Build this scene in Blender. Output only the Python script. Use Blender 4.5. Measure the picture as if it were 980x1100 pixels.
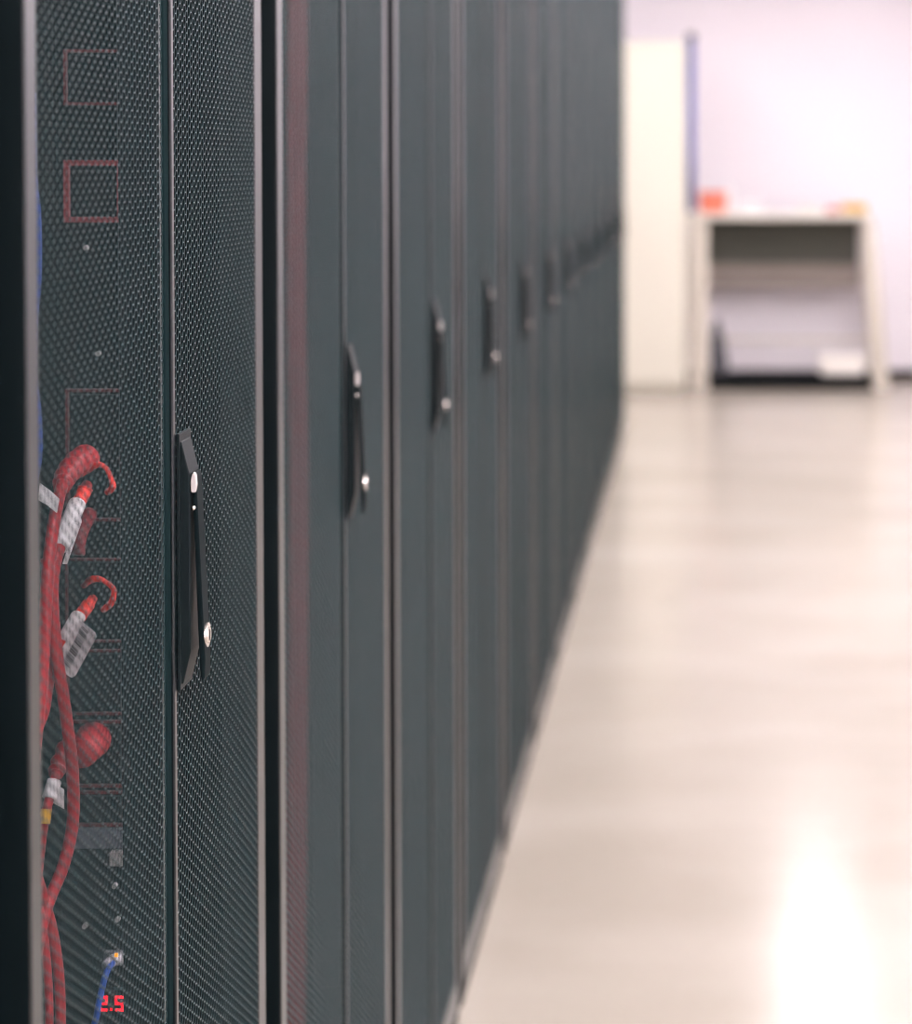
import bpy, bmesh, math, random
import numpy as np
from mathutils import Vector, Matrix

random.seed(4)
scene = bpy.context.scene
for o in list(bpy.data.objects):
    bpy.data.objects.remove(o)
COL = scene.collection

# ---------------------------------------------------------------- camera
F = 2402.0            # focal length in pixels of the 980 px wide frame
CX, CY = 752.0, 234.0 # where the optical axis meets the picture (shift lens)
TH = math.radians(1.455)
H = 1.33              # camera height
L = 0.371             # distance of the row of doors from the lens
cam_d = bpy.data.cameras.new('camera')
cam = bpy.data.objects.new('camera', cam_d)
COL.objects.link(cam)
cam.location = (0, 0, H)
cam.rotation_euler = (math.pi/2 - TH, 0, 0)
cam_d.sensor_fit = 'HORIZONTAL'
cam_d.sensor_width = 36.0
cam_d.lens = F/980*36
cam_d.shift_x = (490-CX)/980
cam_d.shift_y = -(550-CY)/980
cam_d.clip_start = 0.05
cam_d.dof.use_dof = True
cam_d.dof.focus_distance = 1.62
cam_d.dof.aperture_fstop = 5.9
scene.camera = cam

# ---------------------------------------------------------------- world, exposure
w = bpy.data.worlds.new('world')
scene.world = w
w.use_nodes = True
w.node_tree.nodes['Background'].inputs[0].default_value = (0.75, 0.85, 1, 1)
w.node_tree.nodes['Background'].inputs[1].default_value = 0.3
vs = scene.view_settings
vs.view_transform = 'Standard'
vs.look = 'None'
vs.gamma = 1
vs.use_curve_mapping = False
vs.exposure = 0.08
scene.cycles.max_bounces = 8
scene.cycles.use_denoising = True
scene.cycles.pixel_filter_type = 'BLACKMAN_HARRIS'
scene.cycles.filter_width = 1.0
LIGHT_STRENGTH = 29.0

# ---------------------------------------------------------------- helpers
def at(x, y, Y):
    """the point at world depth Y seen in pixel x, y"""
    u = (x-CX)/F; v = -(y-CY)/F
    c, s = math.cos(TH), math.sin(TH)
    d = Vector((u, c+v*s, -s+v*c))
    t = Y/d.y
    return Vector((0, 0, H)) + d*t

def mat(name, color, rough=0.5, metal=0.0, spec=0.5, noise=0.0, nscale=30.0, bump=0.0, bscale=300.0, coat=0.0, emis=None, estr=0.0, alpha=None, trans=0.0):
    m = bpy.data.materials.new(name)
    m.use_nodes = True
    nt = m.node_tree
    b = nt.nodes['Principled BSDF']
    b.inputs['Base Color'].default_value = (*color, 1)
    b.inputs['Roughness'].default_value = rough
    b.inputs['Metallic'].default_value = metal
    b.inputs['Specular IOR Level'].default_value = spec
    b.inputs['Coat Weight'].default_value = coat
    b.inputs['Transmission Weight'].default_value = trans
    if emis:
        b.inputs['Emission Color'].default_value = (*emis, 1)
        b.inputs['Emission Strength'].default_value = estr
    tc = nt.nodes.new('ShaderNodeTexCoord')
    if noise:
        n = nt.nodes.new('ShaderNodeTexNoise'); n.inputs['Scale'].default_value = nscale
        n.inputs['Detail'].default_value = 4
        nt.links.new(tc.outputs['Object'], n.inputs['Vector'])
        mx = nt.nodes.new('ShaderNodeMix'); mx.data_type = 'RGBA'
        mx.inputs[6].default_value = (*[c*(1-noise) for c in color], 1)
        mx.inputs[7].default_value = (*[min(1, c*(1+noise)) for c in color], 1)
        nt.links.new(n.outputs['Fac'], mx.inputs[0])
        nt.links.new(mx.outputs[2], b.inputs['Base Color'])
    if bump:
        n = nt.nodes.new('ShaderNodeTexNoise'); n.inputs['Scale'].default_value = bscale
        nt.links.new(tc.outputs['Object'], n.inputs['Vector'])
        bp = nt.nodes.new('ShaderNodeBump'); bp.inputs['Strength'].default_value = bump
        bp.inputs['Distance'].default_value = 0.0005
        nt.links.new(n.outputs['Fac'], bp.inputs['Height'])
        nt.links.new(bp.outputs['Normal'], b.inputs['Normal'])
    return m

def link(name, bm_or_me, m, parent=None, smooth=False):
    if isinstance(bm_or_me, bmesh.types.BMesh):
        me = bpy.data.meshes.new(name)
        bmesh.ops.recalc_face_normals(bm_or_me, faces=bm_or_me.faces)
        bm_or_me.to_mesh(me); bm_or_me.free()
    else:
        me = bm_or_me
    if not me.materials:
        me.materials.append(m)
    if smooth:
        me.polygons.foreach_set('use_smooth', [True]*len(me.polygons))
    o = bpy.data.objects.new(name, me)
    COL.objects.link(o)
    if parent is not None:
        o.parent = parent
    return o

def empty(name, loc=(0, 0, 0), rz=0.0):
    o = bpy.data.objects.new(name, None)
    COL.objects.link(o)
    o.location = loc; o.rotation_euler = (0, 0, rz)
    o.empty_display_size = 0.1
    return o

def tag(o, label, cat, group=None, kind=None):
    o['label'] = label
    if cat: o['category'] = cat
    if group: o['group'] = group
    if kind: o['kind'] = kind
    return o

def structure(name, bm, m):
    o = link(name, bm, m); o['kind'] = 'structure'
    return o

def box(bm, lo, hi, bevel=0.0, M=None, seg=2):
    """an axis-aligned box, its edges rounded, optionally moved by M"""
    lo, hi = Vector(lo), Vector(hi)
    r = bmesh.ops.create_cube(bm, size=1.0)
    vs_ = r['verts']
    for v in vs_:
        v.co = Vector([(lo[i]+hi[i])/2 + v.co[i]*(hi[i]-lo[i]) for i in range(3)])
    if bevel:
        es = list({e for v in vs_ for e in v.link_edges})
        r2 = bmesh.ops.bevel(bm, geom=es, offset=bevel, segments=seg, profile=0.5, affect='EDGES')
        vs_ = list({v for f in r2['faces'] for v in f.verts} | {v for v in vs_ if v.is_valid})
    if M is not None:
        bmesh.ops.transform(bm, matrix=M, verts=vs_)
    return vs_

def prism(bm, prof, lo, hi, axis='Y', bevel=0.0):
    """extrude a closed profile; axis Y: profile is (x, z); axis X: (y, z); axis Z: (x, y)"""
    def P(a, b, t):
        return {'Y': (a, t, b), 'X': (t, a, b), 'Z': (a, b, t)}[axis]
    va = [bm.verts.new(P(a, b, lo)) for a, b in prof]
    vb = [bm.verts.new(P(a, b, hi)) for a, b in prof]
    n = len(prof)
    fs = [bm.faces.new(va), bm.faces.new(vb[::-1])]
    for i in range(n):
        fs.append(bm.faces.new((va[i], va[(i+1) % n], vb[(i+1) % n], vb[i])))
    bmesh.ops.recalc_face_normals(bm, faces=fs)
    if bevel:
        es = list({e for f in fs for e in f.edges})
        bmesh.ops.bevel(bm, geom=es, offset=bevel, segments=2, profile=0.5, affect='EDGES')

def catmull(pts, n=8):
    pts = [Vector(p) for p in pts]
    if len(pts) < 3:
        return [pts[0].lerp(pts[-1], i/n) for i in range(n+1)]
    P = [2*pts[0]-pts[1]] + pts + [2*pts[-1]-pts[-2]]
    out = []
    for i in range(1, len(P)-2):
        p0, p1, p2, p3 = P[i-1:i+3]
        for k in range(n):
            t = k/n
            out.append(0.5*((2*p1)+(p2-p0)*t+(2*p0-5*p1+4*p2-p3)*t*t+(3*p1-p0-3*p2+p3)*t**3))
    out.append(pts[-1])
    return out

def tube(bm, path, r, sides=14, caps=True):
    """a tube along path; r is a number or a function of 0..1"""
    n = len(path)
    rings = []
    up = Vector((1, 0, 0.13)).normalized()
    for i, p in enumerate(path):
        t = (path[min(i+1, n-1)]-path[max(i-1, 0)]).normalized()
        a = up-t*up.dot(t)
        if a.length < 1e-4: a = Vector((0, 1, 0))-t*t.y
        a.normalize(); b = t.cross(a)
        up = a
        rr = r(i/(n-1)) if callable(r) else r
        rings.append([bm.verts.new(p+(a*math.cos(q)+b*math.sin(q))*rr) for q in [2*math.pi*k/sides for k in range(sides)]])
    for i in range(n-1):
        for k in range(sides):
            bm.faces.new((rings[i][k], rings[i][(k+1) % sides], rings[i+1][(k+1) % sides], rings[i+1][k]))
    if caps:
        bm.faces.new(rings[0][::-1]); bm.faces.new(rings[-1])

def cyl(bm, p0, p1, r0, r1=None, sides=24):
    p0, p1 = Vector(p0), Vector(p1)
    r1 = r0 if r1 is None else r1
    tube(bm, [p0, p1], lambda t: r0+(r1-r0)*t, sides)

# ---------------------------------------------------------------- materials
M = {}
M['wall'] = mat('wall_paint', (0.85, 0.808, 0.845), 0.75, noise=0.015, nscale=3, bump=0.05, bscale=120)
M['ceiling'] = mat('ceiling_paint', (0.85, 0.83, 0.83), 0.9, noise=0.01)
M['coat'] = mat('black_powder_coat', (0.002, 0.005, 0.006), 0.28, spec=0.46)
M['mesh'] = mat('perforated_steel', (0.0035, 0.021, 0.024), 0.30, spec=0.36)
M['body'] = mat('rack_body_coat', (0.003, 0.006, 0.007), 0.5, spec=0.15, bump=0.15)
M['seal'] = mat('black_rubber_seal', (0.003, 0.010, 0.011), 0.95, spec=0.04)
M['plastic'] = mat('black_plastic', (0.004, 0.008, 0.009), 0.45, spec=0.12, bump=0.2, bscale=900)
M['gloss'] = mat('black_gloss_plastic', (0.003, 0.007, 0.008), 0.6, spec=0.05)
M['chrome'] = mat('satin_nickel', (0.72, 0.68, 0.64), 0.25, 1.0)
M['inner'] = mat('rack_inside', (0.003, 0.004, 0.005), 0.7, spec=0.1)
M['pdu'] = mat('power_strip_black', (0.002, 0.003, 0.0035), 0.6, spec=0.05, noise=0.1)
M['red_line'] = mat('red_outlet_rim', (0.26, 0.03, 0.035), 0.5)
M['red_faint'] = mat('dark_red_outlet_rim', (0.13, 0.010, 0.012), 0.5)
M['red_dark'] = mat('dull_red_plug', (0.20, 0.008, 0.014), 0.45)
M['silver'] = mat('silver_paint', (0.50, 0.47, 0.45), 0.32, 0.3)
M['red'] = mat('red_cable_jacket', (0.47, 0.008, 0.018), 0.35, noise=0.08, nscale=60)
M['orange'] = mat('bright_red_boot', (0.95, 0.04, 0.02), 0.4)
M['blue'] = mat('blue_cable_jacket', (0.005, 0.07, 0.42), 0.4)
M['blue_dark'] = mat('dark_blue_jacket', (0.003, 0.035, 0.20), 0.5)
M['white'] = mat('white_label_film', (0.93, 0.92, 0.94), 0.45)
M['ink'] = mat('label_ink', (0.10, 0.08, 0.09), 0.6)
M['yellow'] = mat('yellow_sleeve', (0.75, 0.42, 0.02), 0.5)
M['clear'] = mat('clear_plug', (0.72, 0.70, 0.76), 0.2, trans=0.35)
M['grey'] = mat('grey_metal_plate', (0.16, 0.17, 0.20), 0.4, 0.3)
M['led'] = mat('red_led', (0.5, 0, 0.01), 0.4, emis=(1.0, 0.004, 0.02), estr=3.0)
M['amber'] = mat('amber_led', (0.5, 0.2, 0.0), 0.4, emis=(1.0, 0.35, 0.02), estr=2.0)
M['cream'] = mat('cream_cabinet_paint', (0.67, 0.64, 0.54), 0.5, noise=0.02, nscale=2)
M['bench'] = mat('bench_paint', (0.62, 0.57, 0.49), 0.45, noise=0.03)
M['benchtop'] = mat('bench_top_laminate', (0.66, 0.63, 0.56), 0.4)
M['black'] = mat('black_skirting', (0.003, 0.004, 0.005), 0.7, spec=0.1)
M['periwinkle'] = mat('blue_paint', (0.10, 0.125, 0.40), 0.5)
M['box_white'] = mat('white_box_plastic', (0.82, 0.78, 0.72), 0.45)
M['red_box'] = mat('orange_red_box', (0.66, 0.17, 0.10), 0.55)
M['yellow_box'] = mat('yellow_box', (0.58, 0.32, 0.008), 0.5)
M['darkbag'] = mat('dark_fabric', (0.08, 0.08, 0.09), 0.9, noise=0.2)

# floor: sealed concrete, beige with soft mottling and a satin gloss
def floor_material():
    m = bpy.data.materials.new('sealed_floor'); m.use_nodes = True
    nt = m.node_tree; b = nt.nodes['Principled BSDF']
    tc = nt.nodes.new('ShaderNodeTexCoord')
    mp = nt.nodes.new('ShaderNodeMapping'); mp.inputs['Scale'].default_value = (0.9, 1.6, 1)
    nt.links.new(tc.outputs['Object'], mp.inputs['Vector'])
    n1 = nt.nodes.new('ShaderNodeTexNoise'); n1.inputs['Scale'].default_value = 1.3; n1.inputs['Detail'].default_value = 6
    n2 = nt.nodes.new('ShaderNodeTexNoise'); n2.inputs['Scale'].default_value = 40; n2.inputs['Detail'].default_value = 3
    nt.links.new(mp.outputs[0], n1.inputs['Vector']); nt.links.new(tc.outputs['Object'], n2.inputs['Vector'])
    r = nt.nodes.new('ShaderNodeValToRGB')
    r.color_ramp.elements[0].position = 0.36; r.color_ramp.elements[0].color = (0.38, 0.338, 0.283, 1)
    r.color_ramp.elements[1].position = 0.66; r.color_ramp.elements[1].color = (0.435, 0.393, 0.337, 1)
    nt.links.new(n1.outputs['Fac'], r.inputs[0])
    mx = nt.nodes.new('ShaderNodeMix'); mx.data_type = 'RGBA'; mx.blend_type = 'MULTIPLY'
    mx.inputs[0].default_value = 0.06
    nt.links.new(r.outputs[0], mx.inputs[6]); nt.links.new(n2.outputs['Fac'], mx.inputs[7])
    nt.links.new(mx.outputs[2], b.inputs['Base Color'])
    b.inputs['Roughness'].default_value = 0.20
    b.inputs['Specular IOR Level'].default_value = 0.14
    return m
M['floor'] = floor_material()

# ---------------------------------------------------------------- the room
YB, YF = -3.0, 13.6       # wall behind the camera, far wall
XL, XR = -2.2, 1.75
HC = 2.78
bm = bmesh.new(); box(bm, (XL-.1, YB-.1, -0.1), (XR+.1, YF+.1, 0)); structure('floor', bm, M['floor'])
bm = bmesh.new(); box(bm, (XL-.1, YB-.1, HC), (XR+.1, YF+.1, HC+0.1)); structure('ceiling', bm, M['ceiling'])
bm = bmesh.new(); box(bm, (XL-.1, YF, 0), (XR+.1, YF+.1, HC)); structure('wall_back', bm, M['wall'])
bm = bmesh.new(); box(bm, (XL-.1, YB-.1, 0), (XR+.1, YB, HC)); structure('wall_front', bm, M['wall'])
bm = bmesh.new(); box(bm, (XL-.1, YB, 0), (XL, YF, HC)); structure('wall_left', bm, M['wall'])
bm = bmesh.new(); box(bm, (XR, YB, 0), (XR+.1, YF, HC)); structure('wall_right', bm, M['wall'])
bm = bmesh.new(); box(bm, (-0.1, YF-0.018, 0), (XR, YF, 0.06), 0.004); structure('baseboard_back', bm, M['black'])

# ---------------------------------------------------------------- ceiling lights
M['diffuser'] = mat('lamp_diffuser', (0.9, 0.9, 0.9), 0.6, emis=(1.0, 0.93, 0.965), estr=LIGHT_STRENGTH)
M['housing'] = mat('lamp_housing', (0.8, 0.8, 0.8), 0.5)
def ceiling_light(x, y):
    r = empty('ceiling_light', (x, y, HC))
    tag(r, 'long white ceiling strip light above the aisle, mirrored in the floor', 'ceiling light', 'strip lights above the aisle')
    bm = bmesh.new(); box(bm, (-0.11, -0.72, -0.05), (0.11, 0.72, 0), 0.006); link('housing', bm, M['housing'], r)
    bm = bmesh.new(); box(bm, (-0.095, -0.70, -0.062), (0.095, 0.70, -0.0505), 0.004); link('diffuser', bm, M['diffuser'], r)
    return r
def copy_tree(o, parent=None):
    c = o.copy(); COL.objects.link(c)
    if parent is not None: c.parent = parent
    for ch in list(o.children): copy_tree(ch, c)
    return c
lamp = ceiling_light(0.58, 11.2)
for k in range(1, 10):
    c = copy_tree(lamp); c.location = (0.58, 11.2-1.5*k, HC)
for k in range(5):  # extra unseen strips, added to brighten the far wall
    for x_ in ((1.35, -0.95) if k == 0 else (1.35,)):
        c = copy_tree(lamp); c.location = (x_, 11.5-1.5*k, HC)
        c['label'] = 'added unseen strip light to the side of the aisle, brightening the far wall'; c['group'] = 'added strip lights brightening the far wall'
# unseen fill panels, added to brighten the cables and labels behind the mesh
def fill_panel(x, y):
    r = empty('ceiling_fill_panel', (x, y, HC))
    tag(r, 'added square ceiling fill panel out of view, brightening the nearest rack', 'ceiling light', 'added fill panels near the camera')
    bm = bmesh.new(); box(bm, (-0.31, -0.31, -0.03), (0.31, 0.31, 0), 0.004); link('housing', bm, M['housing'], r)
    bm = bmesh.new(); box(bm, (-0.29, -0.29, -0.042), (0.29, 0.29, -0.0305), 0.004); link('diffuser', bm, M['diffuser'], r)
    return r
pl = fill_panel(1.2, 1.1)
for x_, y_ in ((1.2, 0.0), (1.2, -1.1), (1.2, -2.2), (-0.3, -1.1), (-0.3, -2.2)):
    c = copy_tree(pl); c.location = (x_, y_, HC)

# ---------------------------------------------------------------- perforated door panels
PITCH = 0.00795           # holes stand in columns, 7.95 mm apart
def perforated(name, y0, y1, z0, z1, fine=True, wall=0.00062, thick=0.00085, ch=0.0002):
    if not fine: wall = 0.0005; thick = 0.0008
    """a sheet of hexagonal holes between y0..y1, z0..z1 at x 0..-thick"""
    dy = PITCH*math.sqrt(3)/2
    s_out = PITCH/math.sqrt(3)
    s_in = (PITCH-wall)/math.sqrt(3)
    s_ch = s_in+ch/math.cos(math.pi/6)
    nc = int((y1-y0)/dy)+1; nr = int((z1-z0)/PITCH)+1
    off = ((y1-y0)-(nc-1)*dy)/2
    I, J = np.meshgrid(np.arange(nc), np.arange(nr), indexing='ij')
    cy = (y0+off+I*dy).ravel()
    cz = (z0+J*PITCH+(I % 2)*PITCH/2).ravel()
    n = len(cy)
    ang = np.arange(6)*math.pi/3
    def ring(s, x):
        v = np.zeros((n, 6, 3), np.float32)
        v[:, :, 0] = x
        v[:, :, 1] = cy[:, None]+s*np.cos(ang)[None]
        v[:, :, 2] = cz[:, None]+s*np.sin(ang)[None]
        return v
    if fine:
        rings = [ring(s_out, 0), ring(s_ch, 0), ring(s_in, -ch), ring(s_in, -thick), ring(s_out, -thick)]
    else:
        rings = [ring(s_out, 0), ring(s_in, 0), ring(s_in, -thick)]
    R = len(rings)
    V = np.stack(rings, 1).reshape(-1, 3)
    base = (np.arange(n)*R*6)[:, None, None]
    q = []
    for r in range(R-1):
        for k in range(6):
            q.append((r*6+k, r*6+(k+1) % 6, (r+1)*6+(k+1) % 6, (r+1)*6+k))
    q = np.array(q)
    Fc = (base+q[None]).reshape(-1, 4)
    me = bpy.data.meshes.new(name)
    me.vertices.add(len(V)); me.vertices.foreach_set('co', V.ravel())
    me.loops.add(Fc.size); me.loops.foreach_set('vertex_index', Fc.ravel().astype(np.int32))
    me.polygons.add(len(Fc))
    me.polygons.foreach_set('loop_start', np.arange(0, Fc.size, 4, dtype=np.int32))
    me.polygons.foreach_set('loop_total', np.full(len(Fc), 4, np.int32))
    me.update(calc_edges=True)
    me.materials.append(M['mesh'])
    return me

RACK_H = 2.26
DZ0, DZ1 = 0.035, 2.235      # bottom and top of the doors
DT = 0.030                   # door thickness
# door leaves, in y measured from the seam
RIGHT = (-0.008, 0.316, 0.000, 0.286)            # outer y0, y1, panel y0, y1
LEFT = (-0.372, -0.015, -0.346, -0.038)
LEFT1 = (-0.3475, -0.015, -0.3265, -0.038)

def leaf(name, dims, parent, pmesh, side):
    y0, y1, p0, p1 = dims
    bm = bmesh.new()
    bz = 0.045
    b = 0.0012
    if side == 'left':
        box(bm, (-DT, y0, DZ0), (0, p0, DZ1), b)                 # hinge stile
        box(bm, (-DT, p1, DZ0), (-0.0015, p1+0.006, DZ1), b)
    else:
        box(bm, (-DT, y0, DZ0), (0, p0, DZ1), b)
        box(bm, (-DT, p1, DZ0), (0, y1, DZ1), b)
    box(bm, (-DT, y0+.0005, DZ1-bz), (-0.0002, y1-.0005, DZ1-.0005), b)
    box(bm, (-DT, y0+.0005, DZ0+.0005), (-0.0002, y1-.0005, DZ0+bz), b)
    d = link(name, bm, M['coat'], parent)
    o = link('perforated_panel', pmesh, M['mesh'], d)
    o.location.x = -0.0004
    if side == 'left':
        bm = bmesh.new()
        prism(bm, [(-0.018, p1+0.0062), (-0.0030, p1+0.0062), (-0.0008, p1+0.012), (0.0, y1-0.003), (-0.002, y1), (-0.018, y1)], DZ0+.002, DZ1-.002, 'Z')
        link('seal_strip', bm, M['seal'], d)
    return d

PZ0, PZ1 = DZ0+0.048, DZ1-0.048
pm_right = perforated('perforated_right_fine', RIGHT[2]-0.0005, RIGHT[3]+0.0015, PZ0, PZ1, True)
pm_left1 = perforated('perforated_left_fine', LEFT1[2]-0.0015, LEFT1[3]+0.0005, PZ0, PZ1, True)
pm_right_c = perforated('perforated_right', RIGHT[2]-0.0005, RIGHT[3]+0.0015, PZ0, PZ1, False)
pm_left_c = perforated('perforated_left', LEFT[2]-0.0015, LEFT[3]+0.0005, PZ0, PZ1, False)

def door_handle(parent):
    zt, zb = 1.131, 0.957
    bm = bmesh.new()
    prism(bm, [(0.0, zt+.006), (0.0022, zt+.0055), (0.0022, zb-.003), (0, zb-.004)], 0.0008, 0.038, 'Y', 0.0004)
    prism(bm, [(0.0, zt), (0.0030, zt), (0.0088, zt-.024), (0.0088, zb+.024), (0.0035, zb+.001), (0.0, zb+.001)], 0.0035, 0.034, 'Y', 0.0008)
    h = link('door_handle', bm, M['plastic'], parent)
    # swing lever, its lower end standing a little proud
    bm = bmesh.new()
    prism(bm, [(0.0090, 1.1035), (0.0098, 1.1085), (0.0112, 1.1085), (0.0125, 1.104), (0.0182, 0.975), (0.0178, 0.962), (0.0160, 0.958), (0.0145, 0.964), (0.0130, 1.00), (0.0100, 1.085)], 0.008, 0.027, 'Y', 0.001)
    link('lever', bm, M['gloss'], h)
    bm = bmesh.new()   # pale piece painting the highlight on the lever's curved top end
    pr = [(0.0094, 1.0945), (0.0089, 1.102), (0.0100, 1.1075), (0.0115, 1.1095), (0.0132, 1.1075), (0.0138, 1.100), (0.0126, 1.0945)]
    prism(bm, pr, 0.0045, 0.0079, 'Y', 0.0008)
    link('lever_highlight', bm, M['silver'], h)
    bm = bmesh.new(); cyl(bm, (0.0108, 0.0045, 1.0835), (0.0108, 0.0085, 1.0835), 0.0016)
    link('pivot_pin', bm, M['chrome'], h, True)
    bm = bmesh.new()   # key lock: a ring with a raised core and a slot
    X = 0.0172
    cyl(bm, (X-.002, 0.0175, 0.9905), (X+.0012, 0.0175, 0.9905), 0.0092, 0.0088, 32)
    cyl(bm, (X+.0008, 0.0175, 0.9905), (X+.0022, 0.0175, 0.9905), 0.0062, 0.0058, 32)
    link('key_lock', bm, M['chrome'], h)
    bm = bmesh.new(); box(bm, (X+.0020, 0.0167, 0.9865), (X+.0024, 0.0183, 0.9945))
    link('keyhole', bm, M['black'], h)
    return h

def rack(name_y, near=False):
    r = empty('server_rack', (-L, name_y, 0))
    y0, y1 = -0.375, 0.352
    D = 1.08
    fx = -DT-0.004
    # body panels
    bm = bmesh.new(); box(bm, (fx-D, y0, 0.034), (fx-0.0, y0+0.012, RACK_H), 0.001); link('side_panel', bm, M['body'], r)
    bm = bmesh.new(); box(bm, (fx-D, y1-0.012, 0.034), (fx-0.0, y1, RACK_H), 0.001); link('side_panel', bm, M['body'], r)
    bm = bmesh.new(); box(bm, (fx-D, y0+.0125, RACK_H-0.02), (fx, y1-.0125, RACK_H), 0.001); link('top_panel', bm, M['body'], r)
    bm = bmesh.new(); box(bm, (fx-D, y0+.0125, 0.034), (fx, y1-.0125, 0.068), 0.001); link('bottom_panel', bm, M['body'], r)
    bm = bmesh.new(); box(bm, (fx-D, y0+.0125, 0.069), (fx-D+0.01, y1-.0125, RACK_H-.021)); link('rear_panel', bm, M['inner'], r)
    bm = bmesh.new(); box(bm, (fx-D+.02, y0+.01, 0.0), (-.003, y1-.01, 0.032), 0.002); link('plinth', bm, M['body'], r)
    for s in (y0+0.013, y1-0.043):
        bm = bmesh.new(); box(bm, (fx-0.14, s, 0.0685), (fx-0.11, s+0.03, RACK_H-.0205), 0.001)
        link('mounting_rail', bm, M['inner'], r)
    d1 = leaf('door', LEFT1 if near else LEFT, r, pm_left1 if near else pm_left_c, 'left')
    d2 = leaf('door', RIGHT, r, pm_right if near else pm_right_c, 'right')
    for zz in (0.35, 1.13, 1.95):
        bm = bmesh.new(); cyl(bm, (-0.017, 0.3195, zz-.03), (-0.017, 0.3195, zz+.03), 0.003, sides=12)
        link('hinge', bm, M['body'], r, True)
    door_handle(r)
    return r

SEAM1 = 1.578
ORD = ['nearest', 'second', 'third', 'fourth', 'fifth', 'sixth', 'seventh', 'eighth', 'ninth', 'tenth', 'eleventh', 'twelfth', 'thirteenth']
r1 = rack(SEAM1, True)
GRP = 'black server racks in one long row'
tag(r1, 'black server rack nearest the camera, sharp mesh doors, red cables showing through', 'server rack', GRP)
r2 = rack(SEAM1+0.758)
tag(r2, 'second black server rack from the camera, a faint red cable band behind its mesh', 'server rack', GRP)
jit = [0, 0, -.008, -.012, .0, .012, .0, .005, 0, 0, 0, 0, 0]
for k in range(2, 13):
    c = copy_tree(r2)
    c.location = (-L, SEAM1+0.76*k+jit[k], 0)
    c['label'] = (f'blurred black server rack, {ORD[k]} from the camera in the row' if k < 12 else
                  'last black server rack at the far end of the row, beside the cream cabinet')

c = copy_tree(r2)      # the row goes on unseen; rack added to shade the nearest rack's side
c.location = (-L, SEAM1-0.772, 0)
c['label'] = 'black server rack beside the camera, out of the frame, added to shade the nearest rack'

# ---------------------------------------------------------------- inside the nearest rack: power strip
YP = 1.715
pdu = empty('power_strip', at(102, 1100, YP))
pz = pdu.location.copy()
tag(pdu, 'tall black power strip with red outlet rims and red digits behind nearest mesh door', 'power strip')
xl, xr = at(60, 550, YP).x-pz.x, at(152, 550, YP).x-pz.x
bm = bmesh.new(); box(bm, (xl, 0.004, 0.12-pz.z), (xr, 0.056, 2.15-pz.z), 0.0008); link('strip_body', bm, M['pdu'], pdu)
def rim(x0, y0, x1, y1, tpx=5, m=None):
    a, b = at(x0, y0, YP)-pz, at(x1, y1, YP)-pz
    t = tpx*YP/F
    bm = bmesh.new()
    zlo, zhi = b.z, a.z
    box(bm, (a.x, -0.001, zhi-t), (b.x, 0.004, zhi), 0.0003)
    box(bm, (a.x, -0.001, zlo), (b.x, 0.004, zlo+t), 0.0003)
    box(bm, (a.x, -0.001, zlo+t), (a.x+t, 0.004, zhi-t), 0.0003)
    box(bm, (b.x-t, -0.001, zlo+t), (b.x, 0.004, zhi-t), 0.0003)
    link('outlet_rim', bm, M['red_line'] if tpx > 4 else M['red_faint'], pdu)
    bm = bmesh.new()
    box(bm, (a.x+t*1.8, -0.0006, zlo+t*1.8), (b.x-t*1.8, 0.004, zhi-t*1.8), 0.001)
    link('outlet_face', bm, M['inner'], pdu)
for q in ((68, 53, 134, 113, 3.2), (68, 172, 132, 239, 6.0), (70, 418, 135, 560, 3.2), (70, 600, 135, 690, 2.2),
          (71, 698, 135, 768, 2.5), (71, 774, 135, 846, 3.0), (72, 850, 135, 888, 3.0)):
    rim(*q)
def small(name, x0, y0, x1, y1, m, d0=-0.002, d1=0.004, bev=0.0006, parent=None, Y=YP):
    a, b = at(x0, y0, Y)-pz, at(x1, y1, Y)-pz
    bm = bmesh.new(); box(bm, (a.x, d0, b.z), (b.x, d1, a.z), bev)
    return link(name, bm, m, parent or pdu)
small('grey_plate', 76, 890, 135, 911, M['grey'])
small('port', 119, 914, 135, 929, M['silver'], -0.004)
small('port', 112, 1022, 134, 1036, M['grey'], -0.003)
def screw(x, y, r=0.0019):
    p = at(x, y, YP)-pz
    bm = bmesh.new(); cyl(bm, (p.x, -0.0015, p.z), (p.x, 0.004, p.z), r, r, 14)
    link('screw', bm, M['silver'], pdu)
for x, y in ((92, 266), (91, 995), (126, 988), (123, 952), (105, 380)):
    screw(x, y)
# red digits 2.5
small('display_window', 104, 1062, 138, 1090, M['black'], -0.0035)
def digit(segs, x0, y0, x1, y1, dot=False):
    a, b = at(x0, y0, YP)-pz, at(x1, y1, YP)-pz
    t = 0.0017; zm = (a.z+b.z)/2
    bm = bmesh.new(); Y0, Y1 = -0.0045, -0.0036
    S = {'a': ((a.x, a.z-t), (b.x, a.z)), 'g': ((a.x, zm-t/2), (b.x, zm+t/2)), 'd': ((a.x, b.z), (b.x, b.z+t)),
         'f': ((a.x, zm), (a.x+t, a.z)), 'e': ((a.x, b.z), (a.x+t, zm)), 'b': ((b.x-t, zm), (b.x, a.z)), 'c': ((b.x-t, b.z), (b.x, zm))}
    for s in segs:
        (x_0, z_0), (x_1, z_1) = S[s]
        box(bm, (x_0, Y0, z_0), (x_1, Y1, z_1))
    link('digit', bm, M['led'], pdu)
digit('abged', 108, 1068, 117, 1084)
digit('afgcd', 125, 1068, 134, 1084)
p = at(121, 1082, YP)-pz
bm = bmesh.new(); box(bm, (p.x-.001, -0.0045, p.z-.001), (p.x+.001, -0.0036, p.z+.001)); link('decimal_point', bm, M['led'], pdu)

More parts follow.
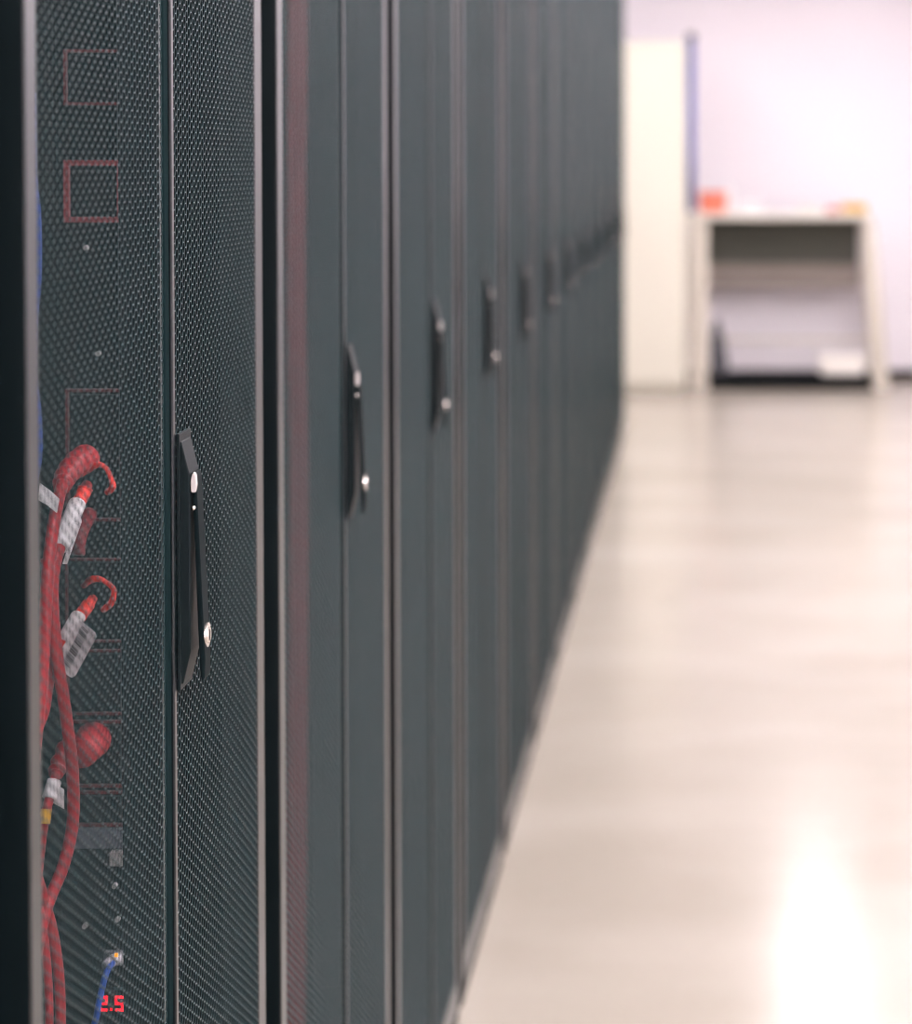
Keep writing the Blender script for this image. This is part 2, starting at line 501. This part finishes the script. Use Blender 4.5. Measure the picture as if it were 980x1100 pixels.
# ---------------------------------------------------------------- cables in the nearest rack
GC = 'red power cables behind the nearest mesh door'
def cable(name, pts, r, m, label, cat='cable', group=GC, n=8):
    bm = bmesh.new()
    tube(bm, catmull([at(*p) for p in pts], n), r)
    o = link(name, bm, m, None, True)
    tag(o, label, cat, group)
    return o
def sub_tube(name, pts, r, m, parent, n=8):
    bm = bmesh.new()
    tube(bm, catmull([at(*p) for p in pts], n), r)
    return link(name, bm, m, parent, True)
def ribbed(r, k=6, amp=0.16, taper=0.3):
    return lambda t: r*(1-taper*t)*(1+amp*math.sin(t*k*2*math.pi))
def flag(name, px, Y, parent, thick=0.0003, m=None):
    """a thin flat label, corners given in order"""
    P = [at(x, y, Y+dy) for x, y, dy in px]
    nrm = (P[1]-P[0]).cross(P[2]-P[0]).normalized()
    bm = bmesh.new()
    a = [bm.verts.new(q+nrm*thick) for q in P]; b = [bm.verts.new(q-nrm*thick) for q in P]
    bm.faces.new(a); bm.faces.new(b[::-1])
    for i in range(len(P)):
        bm.faces.new((a[i], b[i], b[(i+1) % len(P)], a[(i+1) % len(P)]))
    return link(name, bm, m or M['white'], parent)

# upper plug and its cable, running down behind the left stile
c1 = cable('power_cable', [(68, 517, 1.60), (62, 540, 1.59), (55, 580, 1.575), (51, 620, 1.565), (48, 680, 1.56), (45, 730, 1.555), (38, 800, 1.55), (30, 900, 1.55)], 0.0044, M['red'],
           'red power cable with white flag label touching the left stile below the ribbed plug')
sub_tube('ribbed_boot', [(93, 492, 1.685), (80, 500, 1.65), (70, 513, 1.615), (66, 524, 1.60)], ribbed(0.0100, 5, 0.14, 0.40), M['red'], c1, 16)
flag('label', [(43, 519, 0), (54, 527, 0), (64, 536, 0), (61, 551, 0), (50, 542, 0), (41, 537, 0)], 1.575, c1)
# second, brightest cable with a long white wrapped label
c2 = cable('power_cable', [(93, 522, 1.70), (90, 529, 1.66), (80, 548, 1.63), (64, 588, 1.60), (57, 620, 1.59), (57, 660, 1.585), (62, 710, 1.585), (71, 770, 1.59), (78, 830, 1.60), (78, 885, 1.60), (68, 930, 1.59), (55, 962, 1.58), (46, 990, 1.57), (38, 1030, 1.56)], 0.0044, M['red'],
           'long red power cable wrapped in a white label, curving down the middle of the bundle')
sub_tube('bright_boot', [(92, 524, 1.657), (90, 529, 1.655), (84, 541, 1.638)], lambda t: 0.0057-0.0006*t, M['orange'], c2)
sub_tube('label', [(83, 541, 1.6355), (75, 560, 1.62), (64, 588, 1.60)], 0.0064, M['white'], c2)
flag('label_flag', [(85, 548, 0), (88, 560, 0), (72, 606, -.01), (67, 606, -.01), (82, 562, 0)], 1.617, c2)
# third: cable down from above the stile, rising again at the bottom
c3 = cable('power_cable', [(50, 600, 1.60), (52, 650, 1.60), (55, 700, 1.60), (50, 745, 1.59), (45, 770, 1.58), (30, 800, 1.57)], 0.0042, M['red'],
           'dull red power cable half hidden behind the left stile at mid height')
c4 = cable('power_cable', [(36, 930, 1.56), (48, 968, 1.575), (57, 1003, 1.585), (63, 1045, 1.59), (65, 1090, 1.59), (64, 1160, 1.59), (60, 1300, 1.59)], 0.0038, M['red'],
           'thicker right one of the two red cables at the bottom edge')
c5 = cable('power_cable', [(42, 975, 1.565), (48, 1010, 1.57), (52, 1060, 1.57), (53, 1120, 1.57), (53, 1280, 1.57)], 0.0030, M['red'],
           'thinner red cable touching the left stile at the bottom edge')
c6 = cable('thin_cable', [(70, 880, 1.74), (76, 930, 1.74), (78, 1000, 1.74), (78, 1120, 1.74), (78, 1300, 1.74)], 0.0017, M['red'],
           'thin dark red lead running straight down behind the brighter cables')
# deep plugs
def plug(pts, r, label, m):
    o = cable('power_plug', pts, r, m, label, 'plug', 'red plugs in the power strip', 12)
    return o
plug([(96, 552, 1.712), (86, 575, 1.685), (84, 596, 1.68)], lambda t: 0.0060-0.001*t, 'dull red plug in the power strip below the red hook, partly behind the label', M['red_dark'])
p4 = plug([(100, 795, 1.712), (95, 801, 1.68), (88, 810, 1.66)], lambda t: 0.0140-0.003*t, 'large red plug in the power strip at lower left of the nearest rack', M['red'])
c7 = cable('power_cable', [(76, 800, 1.64), (66, 812, 1.625), (60, 832, 1.61), (55, 850, 1.60), (50, 870, 1.595), (45, 900, 1.60), (39, 950, 1.60), (30, 990, 1.60)], 0.0034, M['red'],
           'short red power cable with a white flag and a yellow sleeve, lower left')
sub_tube('ribbed_boot', [(72, 802, 1.633), (63, 822, 1.618), (60, 832, 1.61)], ribbed(0.0068, 3, 0.12, 0.2), M['red'], c7, 14)
sub_tube('label', [(58.5, 839, 1.603), (55, 850, 1.598), (53, 857, 1.595)], 0.0052, M['white'], c7)
flag('label_flag', [(59, 842, 0), (69, 848, 0), (69, 869, 0), (56, 862, 0)], 1.600, c7)
sub_tube('yellow_sleeve', [(49.5, 869, 1.593), (47.5, 885, 1.59)], 0.0042, M['yellow'], c7)
# retaining hooks
def hook(pts, label):
    o = cable('cable_hook', pts, lambda t: 0.0022+0.0004*math.sin(t*9), M['orange'], label, 'cable clip', 'bright red cable retaining hooks')
hook([(86, 510, 1.69), (97, 503, 1.68), (106, 499, 1.67), (114, 503, 1.67), (120, 516, 1.67), (121, 524, 1.67), (115, 529, 1.675)], 'bright red curved hook clip right of the upper ribbed plug')
hook([(90, 629, 1.69), (97, 623, 1.67), (106, 622, 1.665), (115, 626, 1.665), (122, 634, 1.665), (120, 647, 1.668), (111, 655, 1.675)], 'bright red curved hook clip above the barcode label')
# boot with barcode label
c8 = cable('power_cable', [(99, 644, 1.71), (95, 650, 1.66), (85, 664, 1.63), (70, 686, 1.615), (58, 712, 1.625), (50, 740, 1.63), (40, 780, 1.63)], 0.0038, M['orange'],
           'bright red cable end carrying the large white barcode label')
sub_tube('bright_boot', [(94.5, 650, 1.658), (86, 662, 1.633)], 0.0050, M['orange'], c8)
sub_tube('label_sleeve', [(84, 662, 1.63), (77, 674, 1.62), (69, 689, 1.614)], 0.0056, M['white'], c8)
lab = flag('barcode_label', [(86, 666, 0), (102, 679, 0), (104, 684, 0), (81, 726, 0), (77, 728, 0), (66, 721, 0), (64, 700, 0)], 1.598, c8)
bm = bmesh.new()
axis0, axis1 = at(88, 672, 1.5965), at(67, 713, 1.5965)
dirv = (axis1-axis0); across = (at(95, 679, 1.5965)-axis0)
rs = random.Random(7); t = 0.0
while t < 0.97:
    wv = rs.choice([0.012, 0.02, 0.034]); 
    q = [axis0+dirv*t, axis0+dirv*t+across, axis0+dirv*(t+wv)+across, axis0+dirv*(t+wv)]
    f_ = [bm.verts.new(v) for v in q]; g_ = [bm.verts.new(v+Vector((0, .0002, 0))) for v in q]
    bm.faces.new(f_); bm.faces.new(g_[::-1])
    for i in range(4): bm.faces.new((f_[i], g_[i], g_[(i+1) % 4], f_[(i+1) % 4]))
    t += wv+rs.choice([0.016, 0.024, 0.03])
link('barcode', bm, M['ink'], lab)
# blue cables
b1 = cable('network_cable', [(121, 1034, 1.695), (114, 1046, 1.68), (109, 1065, 1.675), (104, 1090, 1.67), (98, 1130, 1.67), (90, 1300, 1.67)], 0.0024, M['blue'],
           'blue network cable with a clear plug above the red digit display', 'cable', 'blue network cables in the nearest rack')
sub_tube('clear_plug', [(128, 1029, 1.708), (121, 1032, 1.70), (114, 1038, 1.69)], lambda t: 0.0052-0.0012*t, M['clear'], b1)
q_ = at(125, 1026, 1.695)
bm = bmesh.new(); box(bm, q_-Vector((.0012, .0012, .0012)), q_+Vector((.0012, .0012, .0012)), 0.0003); link('amber_light', bm, M['amber'], b1)
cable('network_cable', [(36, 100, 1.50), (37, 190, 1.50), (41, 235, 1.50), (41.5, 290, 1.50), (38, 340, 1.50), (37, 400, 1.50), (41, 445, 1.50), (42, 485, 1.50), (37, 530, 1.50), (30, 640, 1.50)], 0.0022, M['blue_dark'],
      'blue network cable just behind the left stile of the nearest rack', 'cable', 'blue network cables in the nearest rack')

# red bundle in the second rack
YB2 = 2.47
for i, (x, r) in enumerate(((311, .005), (318, .0058), (325, .0048))):
    o = cable('power_cable', [(x, -350, YB2+.01*i), (x+1, 0, YB2+.01*i), (x-1, 300, YB2+.01*i), (x+2, 500, YB2+.01*i), (x+1, 800, YB2+.01*i), (x-2, 1150, YB2+.01*i)], r, M['red_dark'],
              ['left', 'middle', 'right'][i]+' one of three blurred red cables behind the second rack\'s mesh door', 'cable', 'red cables behind the second rack\'s mesh')

# ---------------------------------------------------------------- far end: cream cabinet
def cream_cabinet():
    yc = 12.75
    x1 = at(737, 400, yc).x; top = at(700, 44, yc).z
    r = empty('storage_cabinet', (x1-0.5, yc, 0))
    tag(r, 'tall cream metal cabinet standing past the end of the rack row', 'cabinet')
    W_, D_ = 0.5, 0.42
    bm = bmesh.new(); box(bm, (-W_, 0.02, 0.03), (W_, D_, top), 0.006); link('cabinet_body', bm, M['cream'], r)
    for s in (-1, 1):
        bm = bmesh.new()
        lo, hi = (-W_+.004, -0.002) if s < 0 else (0.002, W_-.004)
        box(bm, (lo, 0.0, 0.06), (hi, 0.0195, top-.01), 0.004)
        d = link('door', bm, M['cream'], r)
        bm = bmesh.new(); box(bm, (-.045 if s < 0 else .03, -0.02, 0.98), (-.03 if s < 0 else .045, -0.0005, 1.10), 0.004)
        link('handle', bm, M['bench'], d)
    bm = bmesh.new(); box(bm, (-W_+.02, 0.04, 0.0), (W_-.02, D_-.02, 0.0295)); link('plinth', bm, M['cream'], r)
cream_cabinet()

# ---------------------------------------------------------------- workbench
YW = 12.95
def X(px, Y=YW): return at(px, 300, Y).x
def Z(py, Y=YW): return at(800, py, Y).z
wb = empty('workbench', (X(845), YW, 0))
tag(wb, 'pale metal workbench with splayed right leg against the white far wall', 'workbench')
o0 = wb.location.copy()
zt = Z(235.5); ztop = Z(229)
DBK = 0.45
def wpart(name, bm, m):
    bmesh.ops.translate(bm, vec=-o0, verts=bm.verts)
    return link(name, bm, m, wb)
bm = bmesh.new(); box(bm, (X(739.5), YW-.02, zt), (X(937), YW+DBK, ztop), 0.006); wpart('bench_top', bm, M['benchtop'])
for yy in (YW, YW+DBK-.07):
    bm = bmesh.new(); box(bm, (X(748), yy, 0.0), (X(760.5), yy+.06, zt-.0005), 0.005); wpart('leg', bm, M['bench'])
    bm = bmesh.new(); box(bm, (X(740), yy, 0.0), (X(746), yy+.06, zt-.0005), 0.005); wpart('leg', bm, M['bench'])
    bm = bmesh.new()
    prism(bm, [(X(928), zt-.0005), (X(940), zt-.0005), (X(956), 0.0), (X(941), 0.0)], yy, yy+.06, 'Y', 0.004); wpart('leg', bm, M['bench'])
bm = bmesh.new(); box(bm, (X(760.5)+.001, YW+DBK-.05, Z(374)), (X(941), YW+DBK-.03, Z(369)), 0.002); wpart('front_rail', bm, M['bench'])
bm = bmesh.new(); box(bm, (X(760.5)+.001, YW+DBK-.03, Z(287)), (X(928), YW+DBK-.01, zt-.001), 0.002); wpart('upper_shade_panel', bm, mat('bench_upper_shade', (0.085, 0.088, 0.07), 0.6))  # dark strip: shade under the bench top put into the colour

bm = bmesh.new(); box(bm, (X(760.5)+.001, YW+DBK-.028, Z(313)), (X(930), YW+DBK-.012, Z(287)-.001), 0.002); wpart('lower_shade_panel', bm, mat('bench_lower_shade', (0.30, 0.255, 0.225), 0.6))  # brown strip: the paler lower end of that painted shade

# blue upright on the bench
yp = YW+.2
pt = at(742.5, 38, yp)
r = empty('blue_tube', (pt.x, yp, ztop+.0005))
tag(r, 'tall narrow blue tube with a dark cap standing on the left end of the workbench', 'tube')
hh = pt.z-ztop
bm = bmesh.new(); cyl(bm, (0, 0, 0), (0, 0, hh-.03), .025, .025, 20); link('tube_body', bm, M['periwinkle'], r, True)
bm = bmesh.new(); cyl(bm, (0, 0, hh-.0295), (0, 0, hh+.01), .029, .027, 20); link('dark_cap', bm, M['darkbag'], r)

# things on and under the bench
def thing_box(name, x0, y0, x1, y1, Y, d, m, label, cat, bev=0.008, lid=None, z0=None):
    a = Vector((X(x0, Y), Y, Z(y1, Y) if z0 is None else z0)); b = Vector((X(x1, Y), Y+d, Z(y0, Y)))
    r = empty(name, ((a.x+b.x)/2, Y, a.z))
    tag(r, label, cat)
    h = b.z-a.z; wv = (b.x-a.x)/2
    bm = bmesh.new()
    prism(bm, [(-wv*.92, 0), (wv*.92, 0), (wv, h*.82), (-wv, h*.82)], 0, d, 'Y', min(bev, h*.2))
    link('box_body', bm, m, r)
    bm = bmesh.new(); box(bm, (-wv*1.03, -.004, h*.825), (wv*1.03, d+.004, h), min(bev, h*.08)); link('lid', bm, lid or m, r)
    return r
thing_box('parts_bin', 751, 206, 781, 229, YW+.05, .14, M['red_box'], 'orange-red bin on the left end of the workbench', 'bin', z0=ztop+.0005)
thing_box('carton', 905, 219, 932, 232, YW+.03, .12, M['yellow_box'], 'yellow carton on the right end of the workbench', 'box', z0=ztop+.0005)
thing_box('parts_bin', 888, 223, 903, 232, YW+.02, .10, mat('red_tray', (0.52, 0.08, 0.04), 0.5), 'low red tray left of the yellow carton on the workbench', 'bin', z0=ztop+.0005)
thing_box('carton', 858, 222, 882, 231, YW+.12, .12, M['box_white'], 'small white carton near the middle right of the workbench top', 'box', z0=ztop+.0005)
thing_box('carton', 794, 218, 818, 231, YW+.15, .12, M['housing'], 'small pale grey carton near the left of the workbench top', 'box', z0=ztop+.0005)
thing_box('storage_box', 880, 382, 931, 404, 13.0, .17, M['box_white'], 'white plastic storage box on the black duct at the right bench leg', 'box', 0.012, z0=0.0805)
# thin bottle on the bench
bm = bmesh.new()
bx = Vector((X(784), YW+.2, ztop+.0005))
tube(bm, [bx, bx+Vector((0, 0, .02)), bx+Vector((0, 0, .10)), bx+Vector((0, 0, .125)), bx+Vector((0, 0, .17))], lambda t: [0.026, .026, .026, .012, .008][min(4, int(t*4+.5))], 16)
b_ = link('spray_bottle', bm, M['housing'], None, True); tag(b_, 'slim pale bottle behind the orange-red bin on the workbench', 'bottle')
# dark bag leaning on the left leg, on the lower shelf
bm = bmesh.new()
bs = 0.0805
prism(bm, [(X(763), bs), (X(781), bs), (X(783), bs+.06), (X(779), bs+.20), (X(773), bs+.33), (X(766), bs+.30), (X(763), bs+.15)], YW+.06, YW+.2, 'Y', 0.012)
tag(link('tool_bag', bm, M['darkbag']), 'dark bag on the black duct against the left legs of the workbench', 'bag')
# black cable tray / mat along the wall foot, under the bench
bm = bmesh.new(); box(bm, (X(762, 13.0), 12.97, 0.0), (X(937, 13.0), 13.25, 0.08), 0.008)
tag(link('cable_duct', bm, M['black']), 'long black box on the floor under the workbench', 'cable duct')
